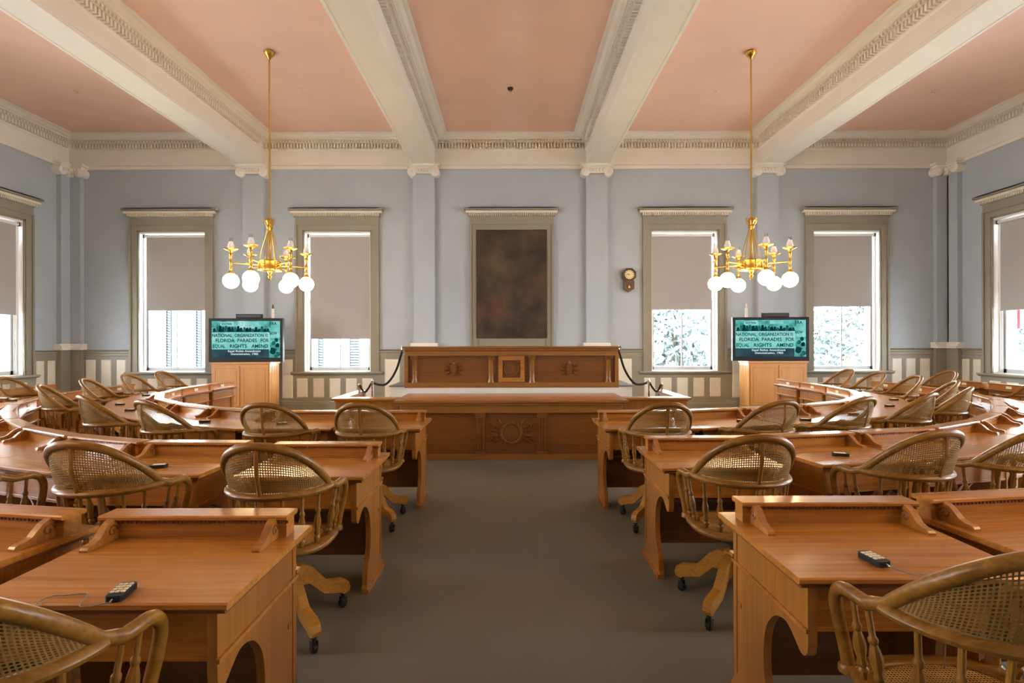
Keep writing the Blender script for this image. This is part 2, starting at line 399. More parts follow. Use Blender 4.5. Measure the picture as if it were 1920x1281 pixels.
# ---- windows -----------------------------------------------------------------------------------
wn = [0]
HOODP = [(0,4.19),(-.05,4.19),(-.05,4.255),(-.09,4.26),(-.09,4.275),(-.115,4.29),(-.115,4.32),(-.15,4.345),(-.15,4.365),(0,4.365)]
def hood(r, hw=.95):
    h = MB().extr_x(HOODP[::-1], -hw+.02, hw-.02)
    h.box(-hw-.06, hw+.06, -.15, 0, 4.32, 4.365); h.box(-hw-.035, hw+.035, -.12, 0, 4.285, 4.32)
    hd = h.build('hood', 'olive', r, 0)
    m = MB(); n = 46
    for i in range(n):
        u = -hw+.03 + (i+.5)*(2*hw-.06)/n; m.box(u-.011, u+.011, -.105, -.04, 4.20, 4.256)
    m.box(-hw-.03, hw+.03, -.122, -.05, 4.257, 4.30)
    m.build('hood_dentils', 'panel', hd, 0, None, 'stuff')
def casing(r, z0):
    for s in (-1, 1):
        m = MB()
        m.box(s*.71, s*.74, -.02, 0, z0, WIN_Z1+.03); m.box(s*.74, s*.86, -.035, 0, z0, WIN_Z1+.03); m.box(s*.86, s*.90, -.06, 0, z0, 4.02)
        m.build('casing', 'olive', r, 0)
    m = MB(); m.box(-.74, .74, -.02, 0, WIN_Z1, WIN_Z1+.03); m.box(-.86, .86, -.035, 0, WIN_Z1+.03, 4.02); m.box(-.90, .90, -.055, 0, 4.02, 4.04); m.box(-.90, .90, -.04, 0, 4.04, 4.20)
    m.build('head_casing', 'olive', r, 0)
def window(loc, rz):
    wn[0] += 1; r = struct('window_%d' % wn[0], loc, rz)
    casing(r, WIN_Z0); hood(r)
    MB().extr_x([(.02,.80),(-.06,.80),(-.075,.815),(-.10,.83),(-.10,.855),(-.09,.865),(.02,.865)], -.98, .98).build('sill', 'olive', r, 0)
    m = MB()                                 # jamb linings with parting beads
    for s in (-1, 1):
        m.box(s*.71, s*.67, .10, WT, WIN_Z0, WIN_Z1); m.box(s*.67, s*.655, .12, .14, WIN_Z0, WIN_Z1); m.box(s*.71, s*.702, 0, .10, WIN_Z0, WIN_Z1)
    m.box(-.71, .71, .0, WT, WIN_Z1-.03, WIN_Z1); m.box(-.71, .71, 0.0, WT+.05, WIN_Z0-.02, WIN_Z0+.02)
    m.build('jamb_lining', 'white', r, 0)
    for (nm, y, a, b, br, tr) in (('lower_sash', .16, WIN_Z0+.02, 2.40, .075, .04), ('upper_sash', .21, 2.36, WIN_Z1-.03, .04, .05)):
        q = MB(); hw = .668
        for s in (-1, 1): q.box(s*hw, s*(hw-.05), y, y+.04, a, b)
        q.box(-hw, hw, y, y+.04, a, a+br); q.box(-hw, hw, y, y+.04, b-tr, b); q.box(-.014, .014, y+.005, y+.035, a+br, b-tr)
        sh = q.build(nm, 'sash', r, 0)
        for s in (-1, 1):
            MB().box(s*.015, s*(hw-.05), y+.018, y+.022, a+br, b-tr).build('pane', 'glass', sh, 0)
    return r
def portal(loc, rz, z0, z1):
    l = bpy.data.lights.new('window_portal', 'AREA'); l.shape = 'RECTANGLE'; l.size = 2*WIN_HW; l.size_y = z1-z0
    l.cycles.is_portal = True
    o = bpy.data.objects.new('window_portal', l); C.objects.link(o)
    out = Matrix.Rotation(rz, 3, 'Z') @ Vector((0, WT+.06, 0))
    o.location = Vector(loc) + out + Vector((0, 0, (z0+z1)/2))
    o.rotation_euler = (math.radians(-90), 0, rz)      # faces into the room
SHD = {}
def shade(loc, rz, zb, dx, label, grp=None):
    r = thing('roller_shade', label, 'window shade', (loc[0], loc[1], 0), rz, grp)
    MB().lathe([(.026,-.665),(.028,-.66),(.028,.66),(.026,.665)], n=12, axis='x', c3=(dx, .055, 3.80)).build('roller', 'white', r)
    MB().box(dx-.645, dx+.645, .075, .079, zb, 3.80).build('shade_cloth', 'shade', r, 0)
    MB().box(dx-.645, dx+.645, .070, .084, zb-.022, zb+.004).build('hem_bar', 'shade', r, 0)
    for s in (-1, 1): MB().box(dx+s*.668, dx+s*.69, .03, .08, 3.765, 3.835).build('bracket', 'iron', r, 0)
bl = ['roller shade drawn halfway on the corner window behind the television, clockless side',
      'roller shade drawn lowest, on the window between rostrum and television, clockless side',
      'roller shade on the window right beside the wall clock',
      'roller shade on the back wall corner window behind the television, clock side']
for c, zb, dx, lb in zip(BACKW, (2.21, 1.59, 2.21, 2.27), (.035, .035, -.035, -.035), bl):
    window((c, ZW, 0), 0); shade((c, ZW), 0, zb, dx, lb); portal((c, ZW, 0), 0, WIN_Z0, WIN_Z1)
for c in SIDEW:
    window((XL, c, 0), PI/2); portal((XL, c, 0), PI/2, WIN_Z0, WIN_Z1)
    window((XR, c, 0), -PI/2); portal((XR, c, 0), -PI/2, WIN_Z0, WIN_Z1)
    if c > 9:
        shade((XL, c), PI/2, 2.06, 0, 'pale roller shade on the side wall window on the clockless side')
        shade((XR, c), -PI/2, 2.10, 0, 'pale roller shade on the side wall window with the striped awning, clock side')
# the blind window in the middle that frames the painting
wn[0] += 1; r = struct('window_%d' % wn[0], (0.03, ZW, 0), 0)
casing(r, 1.0); hood(r); MB().box(-.71, .71, -.012, 0, 1.0, WIN_Z1).build('blind_panel', 'olive', r, 0)
pt = thing('oil_painting', 'tall dark brown oil painting hung in the window frame above the rostrum', 'painting', (.03, ZW-.05, 2.74))
MB().box(-.76, .76, 0, .03, -1.165, 1.165).build('stretcher', 'clockw', pt, 0)
MB().box(-.745, .745, -.014, 0, -1.15, 1.15).build('canvas', 'paint', pt, 0)

# ---- ceiling fittings ---------------------------------------------------------------------------
def ceil_pt(px, py): return P(px, py, HC)
x, y = ceil_pt(957, 165); t = thing('smoke_detector', 'small dark round detector on the pink ceiling between the two middle beams', 'detector', (x, y, HC))
MB().lathe([(.05,0),(.05,-.02),(.03,-.045)][::-1], n=14).build('body', 'iron', t); MB().lathe([(.012,-.07),(.014,-.043)], n=8).build('sensor', 'brass', t)
for px, py, lb in ((567,167,'between chandelier and inner beam, clockless side'),(1343,170,'between chandelier and inner beam, clock side'),(145,172,'between outer beam and side wall, clockless side'),(1753,172,'between outer beam and side wall, clock side')):
    x, y = ceil_pt(px, py); t = thing('sprinkler_head', 'small flush pink ceiling sprinkler ' + lb, 'sprinkler', (x, y, HC), 0, 'ceiling sprinklers')
    MB().lathe([(.045,-.012),(.055,0)], n=14).build('cover_plate', 'ceil', t); MB().lathe([(.012,-.03),(.014,-.01)], n=8).build('nozzle', 'ceil', t)

# ---- outside ------------------------------------------------------------------------------------
MB().box(-60, 60, -40, 90, -5.2, -5.0).build('bounce_ground', 'bounce_paving', None, 0, None, 'structure')  # unseen ground outside, made pale to throw daylight up at the ceiling
bw = thing('neighbouring_building', 'white building with louvred blue grey shutters seen through the windows on the clockless side', 'building', (0, 0, -5))
MB().box(-30, .5, 21, 27, 0, 11).build('wall', 'bwall', bw, 0)
for x, hw in ((-19.0,.2),(-13.69,.10),(-12.49,.10),(-7.6,.10),(-6.25,.19)):
    sh = MB(); z0, z1 = 3.0, 8.2
    for s in (-1, 1): sh.box(x+s*hw, x+s*(hw-.02), 20.92, 21, z0, z1)
    sh.box(x-hw, x+hw, 20.92, 21, z0, z0+.12); sh.box(x-hw, x+hw, 20.92, 21, z1-.12, z1)
    fr = sh.build('shutter', 'shutter', bw, 0)
    lv = MB()
    for k in range(46):
        z = z0+.15+k*.107; lv.add([(x-hw+.02,20.93,z),(x+hw-.02,20.93,z),(x+hw-.02,20.99,z+.075),(x-hw+.02,20.99,z+.075)], [(0,1,2,3)])
    lv.build('louvres', 'shutter', fr, 0, None, 'stuff')
def tree(x, y, h, rad, label, n=5000, s=.16):
    t = thing('leafy_tree', label, 'tree', (x, y, -5), 0, None)
    MB().tube([(0,0,0),(.1,0,h*.3),(-.05,.1,h*.6),(.1,0,h*.85)], [.35,.28,.2,.08], 8).build('trunk', 'bark', t)
    m = MB()
    cl = [(random.gauss(0, rad*.42), random.gauss(0, rad*.42), h*.66+random.gauss(0, h*.17), rad*random.uniform(.25, .5)) for _ in range(16)]
    for _ in range(n):
        cx, cy, cz, cr = random.choice(cl)
        p = Vector((cx, cy, cz)) + Vector((random.gauss(0, 1), random.gauss(0, 1), random.gauss(0, 1))).normalized()*cr*random.random()**.4
        a = Vector((random.gauss(0,1), random.gauss(0,1), random.gauss(0,1))).normalized(); b = a.orthogonal().normalized()
        k = s*random.uniform(.6, 1.4)
        m.add([p-a*k, p+b*k*.5, p+a*k, p-b*k*.5], [(0,1,2,3)])
    m.build('crown', 'leaf', t, 0, None, 'stuff')
tree(6.2, 19.5, 10, 3.6, 'leafy tree outside the window beside the wall clock')
tree(13.3, 20.5, 10, 3.7, 'leafy tree outside the corner window behind the clock side television')
tree(23.2, 24.0, 10.5, 3.6, 'green tree outside the side window below the striped awning')
def awning(x, y, sg, label):
    t = thing('striped_awning', label, 'awning', (x, y, 0))
    for k in range(12):
        a, b = -.9+k*.15, -.9+(k+1)*.15
        m = MB(); x0, x1 = sg*.05, sg*.95
        m.add([(x0,a,3.7),(x0,b,3.7),(x1,b,2.15),(x1,a,2.15),(x1,b,1.72),(x1,a,1.72),(x0,a,3.68),(x0,b,3.68),(x1-sg*.02,b,2.15),(x1-sg*.02,a,2.15),(x1-sg*.02,b,1.72),(x1-sg*.02,a,1.72)],
              [(0,1,2,3),(3,2,4,5),(6,7,8,9),(9,8,10,11),(5,4,10,11)])
        m.build('red_stripe' if k % 2 else 'white_stripe', 'red' if k % 2 else 'canvas', t, 0)
    for e in (-.9, .9):                      # striped end cheeks
        for k in range(12):
            u0, u1 = .05+k*.075, .05+(k+1)*.075; zt = lambda u: 3.68-(u-.05)/.9*1.55
            y0, y1 = e-.006, e+.006
            m = MB().extr_y([(sg*u0,1.74),(sg*u1,1.74),(sg*u1,zt(u1)),(sg*u0,zt(u0))], y0, y1)
            m.build('white_stripe' if k % 2 else 'red_stripe', 'canvas' if k % 2 else 'red', t, 0)
    MB().tube([(sg*.03,-.9,2.2),(sg*.94,-.9,2.16)], .012, 6).build('arm', 'iron', t); MB().tube([(sg*.03,.9,2.2),(sg*.94,.9,2.16)], .012, 6).build('arm', 'iron', t)
awning(XR+WT, 9.48, 1, 'red and white striped awning outside the side window on the clock side')
awning(XL-WT, 9.48, -1, 'red and white striped awning outside the side window on the clockless side')
# ================================================================== DESKS
TB, TF = .10, -.54                       # back and seat edge of a desk top, riser line at y = 0
SIDEP = [(-.50,.72),(-.50,.53),(-.495,.50),(-.478,.482),(-.455,.482),(-.42,.507),(-.38,.53),(-.34,.532),(-.285,.51),(-.235,.455),(-.21,.385),(-.205,.29),(-.22,.225),(-.265,.15),(-.285,.115),(-.285,.045),(-.30,.03),(-.30,0),(.085,0),(.085,.035),(.055,.075),(.055,.72)]
SIDEP = SIDEP[:1] + [(v.y, v.z) for v in smooth_path([(0, y, z) for y, z in SIDEP[1:15]], 3)] + SIDEP[15:]
BRK = [(-.035,.76),(-.035,.838),(-.06,.836),(-.085,.824),(-.105,.806),(-.122,.789),(-.145,.780),(-.165,.779),(-.178,.775),(-.184,.768),(-.184,.76)]
desk_cache = {}
def desk_meshes(w, mL, mR, oL, oR):
    key = (round(w, 3), mL, mR, oL, oR)
    if key in desk_cache: return desk_cache[key]
    tl, tr = math.tan(math.radians(mL)), math.tan(math.radians(mR)); h = w/2
    def xl(y): return -h - oL - (TB-y)*tl
    def xr(y): return h + oR + (TB-y)*tr
    def shear(inset):
        def fn(x, y, z):
            a, b = xl(y)+inset, xr(y)-inset; k = (x+1)/2
            return (a+(b-a)*k, y, z)
        return fn
    R = {}
    for (nm, mt, z0, z1, ins, yf, yb) in (('desk_top','deskx',.738,.760,0,TF,TB), ('top_moulding','deskd',.722,.738,.012,TF+.012,TB-.012)):
        top = MB()
        b = MB(); e = .005
        b.extr_x([(yf+e,z0),(yb-e,z0),(yb,z0+e),(yb,z1-e),(yb-e,z1),(yf+e,z1),(yf,z1-e),(yf,z0+e)], -1, 1); b.map(shear(ins)); top.add(b.v, b.f)
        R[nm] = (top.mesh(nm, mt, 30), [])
    ap = MB().box(-1, 1, -.492, -.468, .575, .722).map(shear(.05)); ap.add(MB().box(-1, 1, -.497, -.49, .57, .585).map(shear(.05)).v, MB().box(0,1,0,1,0,1).f)
    R['apron'] = (ap.mesh('apron', 'deskx', 0), [])
    fp = MB().box(-1, 1, .02, .045, .11, .722).map(shear(.045))
    a, b = xl(.05)+.05, xr(.05)-.05; y0, y1 = .045, .062
    for (p, q, z0, z1) in ((a, b, .595, .70), (a, a+.07, .11, .595), (b-.07, b, .11, .595), (a, b, .11, .19)): fp.box(p, q, y0, y1, z0, z1)
    fp.box(a-.01, b+.01, y0, .078, .585, .60)
    for (p, q, z0, z1) in ((a+.07, a+.082, .19, .585), (b-.082, b-.07, .19, .585), (a+.07, b-.07, .19, .202), (a+.07, b-.07, .573, .585)): fp.box(p, q, y0, .054, z0, z1)
    fp.add(MB().box(-1, 1, -.02, .004, .40, .42).map(shear(.045)).v, MB().box(0,1,0,1,0,1).f)
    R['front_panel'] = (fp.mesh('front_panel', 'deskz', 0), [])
    R['shaded_modesty_board'] = (MB().box(-1, 1, .004, .02, .11, .72).map(shear(.066)).mesh('shaded_modesty_board', 'deskd', 0), [])  # dark sheet over the panel's inner face, painting in knee-space shade
    for s in (0, 1):
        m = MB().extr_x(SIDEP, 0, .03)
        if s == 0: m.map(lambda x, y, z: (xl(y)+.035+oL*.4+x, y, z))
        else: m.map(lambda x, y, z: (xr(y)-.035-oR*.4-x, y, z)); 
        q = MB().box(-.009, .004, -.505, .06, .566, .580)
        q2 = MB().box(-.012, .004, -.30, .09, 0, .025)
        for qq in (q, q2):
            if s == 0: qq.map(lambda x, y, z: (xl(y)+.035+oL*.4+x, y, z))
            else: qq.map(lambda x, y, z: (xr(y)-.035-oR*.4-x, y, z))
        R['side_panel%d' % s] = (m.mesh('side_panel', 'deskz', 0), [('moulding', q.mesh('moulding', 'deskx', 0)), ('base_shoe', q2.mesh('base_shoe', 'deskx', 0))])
    h -= .012; rs = MB().box(-h, h, -.035, .035, .76, .826)
    bd = MB(); n = int(w/.018)
    for i in range(n):
        u = -h+.012 + (i+.5)*(w-.024)/n; bd.box(u-.005, u+.005, -.041, -.034, .814, .824)
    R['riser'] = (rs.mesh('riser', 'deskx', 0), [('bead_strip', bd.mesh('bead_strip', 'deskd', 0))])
    R['riser_cap'] = (MB().bbox(-h-.008, h+.008, -.052, .05, .826, .845, .005).mesh('riser_cap', 'deskx', 30), [])
    for s in (-1, 1):
        m = MB().extr_x(BRK, s*(h-.045)-.014, s*(h-.045)+.014)
        sc = MB(); pts = [(s*(h-.045), -.065+math.cos(t)*.024*(1-t/9), .795+math.sin(t)*.024*(1-t/9)) for t in [i*.5 for i in range(16)]]
        for d in (-.014, .014): sc.tube([(x+d, y, z) for x, y, z in pts], .0035, 5)
        R['bracket%d' % s] = (m.mesh('bracket', 'deskz', 0), [('scroll', sc.mesh('scroll', 'deskd', 40))])
    R['name_card'] = (MB().box(-.045, .045, .034, .039, .775, .812).mesh('name_card', 'card', 0), [])
    desk_cache[key] = R
    return R
ORD = ['first', 'second', 'third', 'fourth', 'fifth', 'sixth', 'seventh', 'eighth', 'ninth', 'tenth', 'eleventh']
SIDE = {-1: 'on the clockless side', 1: 'on the clock side'}
DESK = {}
def place_desk(row, i, sg, p, q, mi, mo, lab, oi=0.0):
    cx, cy = (p[0]+q[0])/2, (p[1]+q[1])/2; th = math.atan2(q[1]-p[1], abs(q[0]-p[0]) * (1 if (q[0]-p[0])*sg >= 0 else -1))
    w = math.hypot(q[0]-p[0], q[1]-p[1]) - .030
    if sg < 0: mL, mR, oL, oR = mo, mi, 0, oi
    else: mL, mR, oL, oR = mi, mo, oi, 0
    rz = -th if sg < 0 else th
    t = thing('legislator_desk', lab, 'desk', (cx, cy, 0), rz, 'oak desks in curved rows')
    for k, (me, subs) in desk_meshes(w, mL, mR, oL, oR).items():
        o = obj(k.rstrip('01-'), me, t)
        for nm, sm in subs: obj(nm, sm, o)
    DESK[(row, sg, i)] = (cx, cy, rz); return t
ROWN = {1: 'front', 2: 'middle', 3: 'rear'}
def row(rw, sg, start, L, heads, first_gap=None, prev=0):
    pts = [start]; hd = list(heads)
    x, y = start
    for i, a in enumerate(hd):
        th = math.radians(a); q = (x + sg*L*math.cos(th), y + L*math.sin(th))
        p = (x, y)
        nxt = hd[i+1] if i+1 < len(hd) else a
        mo = (nxt-a)/2; mi = (a - (hd[i-1] if i else a))/2
        if first_gap and i == 0: mo = 0
        if first_gap and i == 1: mi = 0
        lab = 'oak desk, %s from the aisle in the %s row %s' % (ORD[i], ROWN[rw], SIDE[sg])
        place_desk(rw, i, sg, p, q, round(mi, 1), round(mo, 1), lab, .035 if i == 0 else 0)
        x, y = q
        if first_gap and i == 0: x, y = first_gap
row(1, -1, (-.79, 5.00), .735, [0,1,20,31,42,57,74,88,90])
row(1,  1, (.81, 4.97), .745, [1,14,18,27,45,62,80,88,89])
row(2, -1, (-.83, 3.41), .72, [0,2,19,29,38,43,51,60,71,83,88], (-1.71, 3.46))
row(2,  1, (.91, 3.60), .735, [0,11,14,29,37,43,51,62,76,86,89], (1.75, 3.65))
row(3, -1, (-.825, 2.02), .75, [0,9], (-1.67, 2.02))
row(3,  1, (.92, 2.17), .755, [0,8], (1.715, 2.20))
for sg, x, ys in ((-1, -7.18, (6.76, 7.52)), (1, 7.5, (7.47, 8.24))):
    for k, y in enumerate(ys):
        lab = 'oak desk, %s of the far rear row %s' % (('second to last', 'very last')[k], SIDE[sg])
        place_desk(3, 20+k, sg, (x, y), (x + sg*.02, y+.735), 0, 0, lab)

# ================================================================== CHAIRS
def lerp(a, b, t): return tuple(a[i]+(b[i]-a[i])*t for i in range(3))
def Hp(t): s = math.sin(t); return Vector((.256*math.copysign(abs(math.cos(t))**.9, math.cos(t)), -.02-.285*s**.85, .742+.243*s**.85))
def Rp(t): return Vector((.262*math.cos(t), -.01-.245*math.sin(t), .735))
def cane_grid(S, nu, nv, keep=None, hole=.60):
    m = MB(); idx = {}; vs = []; fs = []
    def vert(u, v):
        k = (round(u, 4), round(v, 4))
        if k not in idx: idx[k] = len(vs); vs.append(tuple(S(u/nu, v/nv)))
        return idx[k]
    a = (1-hole)/2
    for i in range(nu):
        for j in range(nv):
            if keep and not keep((i+.5)/nu, (j+.5)/nv): continue
            o = [vert(i,j), vert(i+1,j), vert(i+1,j+1), vert(i,j+1)]
            n = [vert(i+a,j+a), vert(i+1-a,j+a), vert(i+1-a,j+1-a), vert(i+a,j+1-a)]
            for k in range(4): fs.append((o[k], o[(k+1)%4], n[(k+1)%4], n[k]))
    return m.add(vs, fs)
def spindle_mesh(p, q):
    p, q = Vector(p), Vector(q); L = (q-p).length; m = MB()
    prof = [(0,.010),(.06,.012),(.10,.017),(.13,.017),(.16,.011),(.19,.016),(.22,.016),(.26,.012),(.36,.018),(.44,.019),(.52,.015),(.60,.010),(.63,.014),(.67,.014),(.70,.009),(.85,.009),(1,.009)]
    m.tube([p+(q-p)*t for t, r in prof], [r for t, r in prof], 8, 1, (1, .2, 0)); return m
def make_chair_meshes():
    R = []; UP = ('hoop','back_rail','cane_back','back_splat','seat_frame','cane_seat','spindle','swivel_plate')
    N = 28; hoop = [Hp(PI*i/N) for i in range(N+1)]
    armR = [(.236,.178,.452),(.246,.184,.52),(.264,.188,.60),(.278,.182,.665),(.284,.160,.704),(.284,.125,.722),(.279,.08,.722),(.269,.035,.718)]
    armR = smooth_path(armR, 4)[:-1]
    path = armR + hoop + [Vector((-p.x, p.y, p.z)) for p in armR[::-1]]
    R.append(('hoop', MB().tube(path, .0205, 10, 1.0).mesh('hoop', 'chair'), []))
    R.append(('back_rail', MB().tube([Rp(.04+(PI-.08)*i/24) for i in range(25)], .019, 10, 1.25).mesh('back_rail', 'chair'), []))
    def S(u, v):
        t = .10 + (PI-.20)*u; a, b = Rp(t), Hp(t); bul = math.sin(PI*v)*.012
        p = a + (b-a)*v; p.y -= bul*math.sin(t); return p
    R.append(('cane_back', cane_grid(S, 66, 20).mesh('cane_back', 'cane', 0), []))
    a, b = Rp(PI/2), Hp(PI/2)
    R.append(('back_splat', MB().tube([a+Vector((0,-.012,0)), (a+b)/2+Vector((0,-.024,0)), b+Vector((0,-.004,0))], .006, 6, 2.0).mesh('back_splat', 'chairz'), []))
    # seat
    def rim(th, r):
        e = .85 if math.sin(th) < 0 else .62
        return (math.copysign(abs(math.cos(th))**e, math.cos(th))*r*1.0, math.copysign(abs(math.sin(th))**e, math.sin(th))*r*(.92 if math.sin(th) < 0 else .86), 0)
    n = 40; vs = []; fs = []
    prof = [(.262,.436),(.272,.446),(.272,.458),(.262,.468),(.215,.470),(.205,.462),(.205,.440)]
    for r, z in prof:
        for k in range(n): x, y, _ = rim(2*PI*k/n, r); vs.append((x, y, z))
    for i in range(len(prof)):
        for k in range(n):
            q = i*n+k; r = i*n+(k+1)%n; s = ((i+1) % len(prof))*n
            fs.append((q, r, s+(k+1)%n, s+k))
    m = MB().add(vs, fs)
    for s in (-1, 1): m.lathe([(.02,.436),(.032,.442),(.032,.46),(.024,.47)], s*.236, .178, 10)
    R.append(('seat_frame', m.mesh('seat_frame', 'chair', 50), []))
    def T(u, v): return ((u-.5)*.43, (v-.5)*.40-.008, .463)
    def keep(u, v): return abs((u-.5)*.43/.208)**2.4 + abs((v-.5)*.40/.188)**2.4 < 1
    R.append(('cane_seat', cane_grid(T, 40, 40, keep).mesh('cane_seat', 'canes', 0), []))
    for k in range(7):
        t = PI*(.14 + .72*k/6); b = Rp(t); f = Vector((.236*math.cos(t), -.215*math.sin(t), .466))
        R.append(('spindle', spindle_mesh(f, b-Vector((0,0,.012))).mesh('spindle', 'chairz'), []))
    for s in (-1, 1):
        for (fy, ty, tz) in ((.02, .03, .704), (.10, .10, .708)):
            R.append(('spindle', spindle_mesh((s*.238, fy, .466), (s*.274, ty, tz)).mesh('spindle', 'chairz'), []))
    m = MB().lathe([(.05,.335),(.075,.35),(.08,.375),(.055,.385),(.055,.40),(.12,.42),(.13,.436)], n=16)
    R.append(('swivel_plate', m.mesh('swivel_plate', 'iron'), [('screw', MB().lathe([(.018,.22),(.018,.39)], n=10).mesh('screw', 'iron'))]))
    R.append(('hub', MB().lathe([(.035,.205),(.048,.215),(.052,.26),(.048,.325),(.03,.335)], n=14).mesh('hub', 'leg'), []))
    top = [(.03,.318),(.08,.315),(.13,.285),(.18,.225),(.215,.185),(.26,.172),(.305,.165),(.335,.145)]
    bot = [(.345,.11),(.335,.088),(.305,.084),(.28,.10),(.235,.112),(.19,.125),(.15,.165),(.11,.205),(.03,.215)]
    for k in range(4):
        an = PI/4 + k*PI/2
        m = MB().extr_y(top+bot, -.022, .022); c, s = math.cos(an), math.sin(an)
        m.map(lambda x, y, z: (x*c-y*s, x*s+y*c, z))
        cs = MB().lathe([(.010,.04),(.010,.072),(.016,.074),(.016,.092)], .31, 0, 8); cs.box(.295,.325,-.016,-.012,.02,.06); cs.box(.295,.325,.012,.016,.02,.06)
        cs.map(lambda x, y, z: (x*c-y*s, x*s+y*c, z))
        wh = MB().lathe([(.018,-.011),(.025,-.009),(.025,.009),(.018,.011)], n=12, axis='y', c3=(.308, 0, .025)).map(lambda x, y, z: (x*c-y*s, x*s+y*c, z))
        R.append(('leg', m.mesh('leg', 'leg', 30), [('caster', cs.mesh('caster', 'iron')), ('wheel', wh.mesh('wheel', 'black'))]))
    for nm, me, subs in R:               # seat screwed up and set back on its tilting base
        if nm in UP:
            k = .015 if nm == 'swivel_plate' else .05
            me.transform(Matrix.Translation((0, -k, .035)) @ Matrix.Diagonal((.94, .94, 1, 1)))
    return R
CHM = make_chair_meshes()
def chair(x, y, rz, label):
    t = thing('swivel_armchair', label, 'chair', (x, y, 0), rz, 'cane backed swivel armchairs')
    for nm, me, subs in CHM:
        o = obj(nm, me, t)
        for sn, sm in subs: obj(sn, sm, o)
def chair_at(rw, sg, i, dist=.67, lat=0.0, turn=0.0):
    cx, cy, rz = DESK[(rw, sg, i)]
    ux, uy = math.cos(rz), math.sin(rz); nx, ny = -math.sin(rz), math.cos(rz)
    if i < 20: lab = 'cane backed armchair at %s desk from the aisle, %s row %s' % (ORD[i], ROWN[rw], SIDE[sg])
    else: lab = 'cane backed armchair at %s desk of rear row %s' % (('second to last', 'very last')[i-20], SIDE[sg])
    chair(cx - nx*dist + ux*lat*(-sg), cy - ny*dist + uy*lat*(-sg), rz + math.radians(turn), lab)
for i, d, l, t in ((0,.66,0,0),(1,.66,0,0),(2,.66,0,-6),(3,.66,0,-5),(5,.78,.05,-4),(6,.66,0,0),(7,.66,0,0),(8,.66,0,0)): chair_at(1, -1, i, d, l, t)
for i, d, l, t in ((0,.66,0,0),(1,.66,0,0),(2,.66,0,6),(3,.66,0,6),(4,.7,0,4),(5,.66,0,0),(6,.64,0,0),(7,.66,0,0),(8,.66,0,0)): chair_at(1, 1, i, d, l, t)
for i, d, l, t in ((0,.67,.02,0),(1,.67,.03,0),(2,.67,.03,0),(8,.66,0,0),(9,.66,0,0)): chair_at(2, -1, i, d, l, t)
for i, d, l, t in ((0,.67,.03,0),(1,.67,.03,0),(2,.67,.03,0),(7,.66,0,0),(8,.66,0,0),(10,.66,0,0)): chair_at(2, 1, i, d, l, t)
chair_at(3, -1, 0, .68, -.04); chair_at(3, 1, 0, .67, .03); chair_at(3, -1, 20, .62); chair_at(3, 1, 20, .62)

# ================================================================== KEYPAD REMOTES ON THE DESKS
def keypad(px, py, rz, label, near=False, wire=None):
    x, y = P(px, py, .77)
    t = thing('keypad_remote', label, 'remote', (x, y, .760), math.radians(rz), 'wired keypad remotes on the desks')
    m = MB().extr_z([(-.022,-.042),(-.017,-.047),(.017,-.047),(.022,-.042),(.024,.038),(.017,.046),(-.017,.046),(-.024,.038)], .002, .019)
    m.build('body', 'black', t, 0)
    if near:
        for a in range(3):
            for b in range(4): MB().bbox(-.019+a*.0135, -.0085+a*.0135, -.026+b*.016, -.0155+b*.016, .018, .0225, .001).build('key', 'key', t, 0)
        MB().lathe([(.003,-.068),(.004,-.046)], n=8, axis='y', c3=(0, 0, .011)).build('plug', 'chrome', t)
    else: MB().box(-.018, .018, -.028, .036, .018, .0205).build('key_plate', 'key', t, 0)
    if wire:
        inv = Matrix.Rotation(-math.radians(rz), 3, 'Z')
        MB().tube(smooth_path([inv @ Vector(p) - inv @ Vector((x, y, .76)) for p in wire(x, y)], 5), .0017, 5).build('cable', 'cable', t)
def D(n): return 'black keypad remote on ' + n
def wl(x, y):
    e = 1.485
    return [(x+.012,y-.066,.771),(x-.04,y-.075,.765),(x-.07,y-.065,.764),(x-.10,y-.0,.764),(x-.16,y-.01,.764),(x-.19,e+.03,.765),(x-.2,e-.015,.757),(x-.24,e-.05,.66),(x-.22,e-.04,.45),(x-.2,e,.2)]
def wr(x, y): return [(x+.008,y-.066,.771),(x+.05,y-.11,.765),(x+.08,1.65,.764),(x+.10,1.615,.757),(x+.11,1.60,.62),(x+.11,1.6,.5),(x+.1,1.63,.2)]
keypad(228, 1110, 12, D('the rear aisle desk on the clockless side'), True, wl)
keypad(1638, 1048, 9, D('the rear aisle desk on the clock side'), True, wr)
for px, py, rz, s in ((297,874,-75,'the second desk of the middle row on the clockless side'), (1576,852,70,'the second desk of the middle row on the clock side'),
    (384,790,-70,'the third desk of the front row on the clockless side'), (529,794,-65,'the second desk of the front row on the clockless side'),
    (244,769,-80,'the fifth desk of the front row on the clockless side'), (225,758,-85,'the sixth desk of the front row on the clockless side'), (274,741,-85,'the seventh desk of the front row on the clockless side'),
    (1391,789,70,'the second desk of the front row on the clock side'), (1510,787,75,'the third desk of the front row on the clock side'), (1600,776,80,'the fourth desk of the front row on the clock side'),
    (1668,761,85,'the fifth desk of the front row on the clock side'), (1676,749,88,'the sixth desk of the front row on the clock side'), (1609,733,90,'the seventh desk of the front row on the clock side'),
    (23,751,-85,'the eighth desk of the middle row on the clockless side'), (1869,741,88,'the eighth desk of the middle row on the clock side')):
    keypad(px, py, rz, D(s))
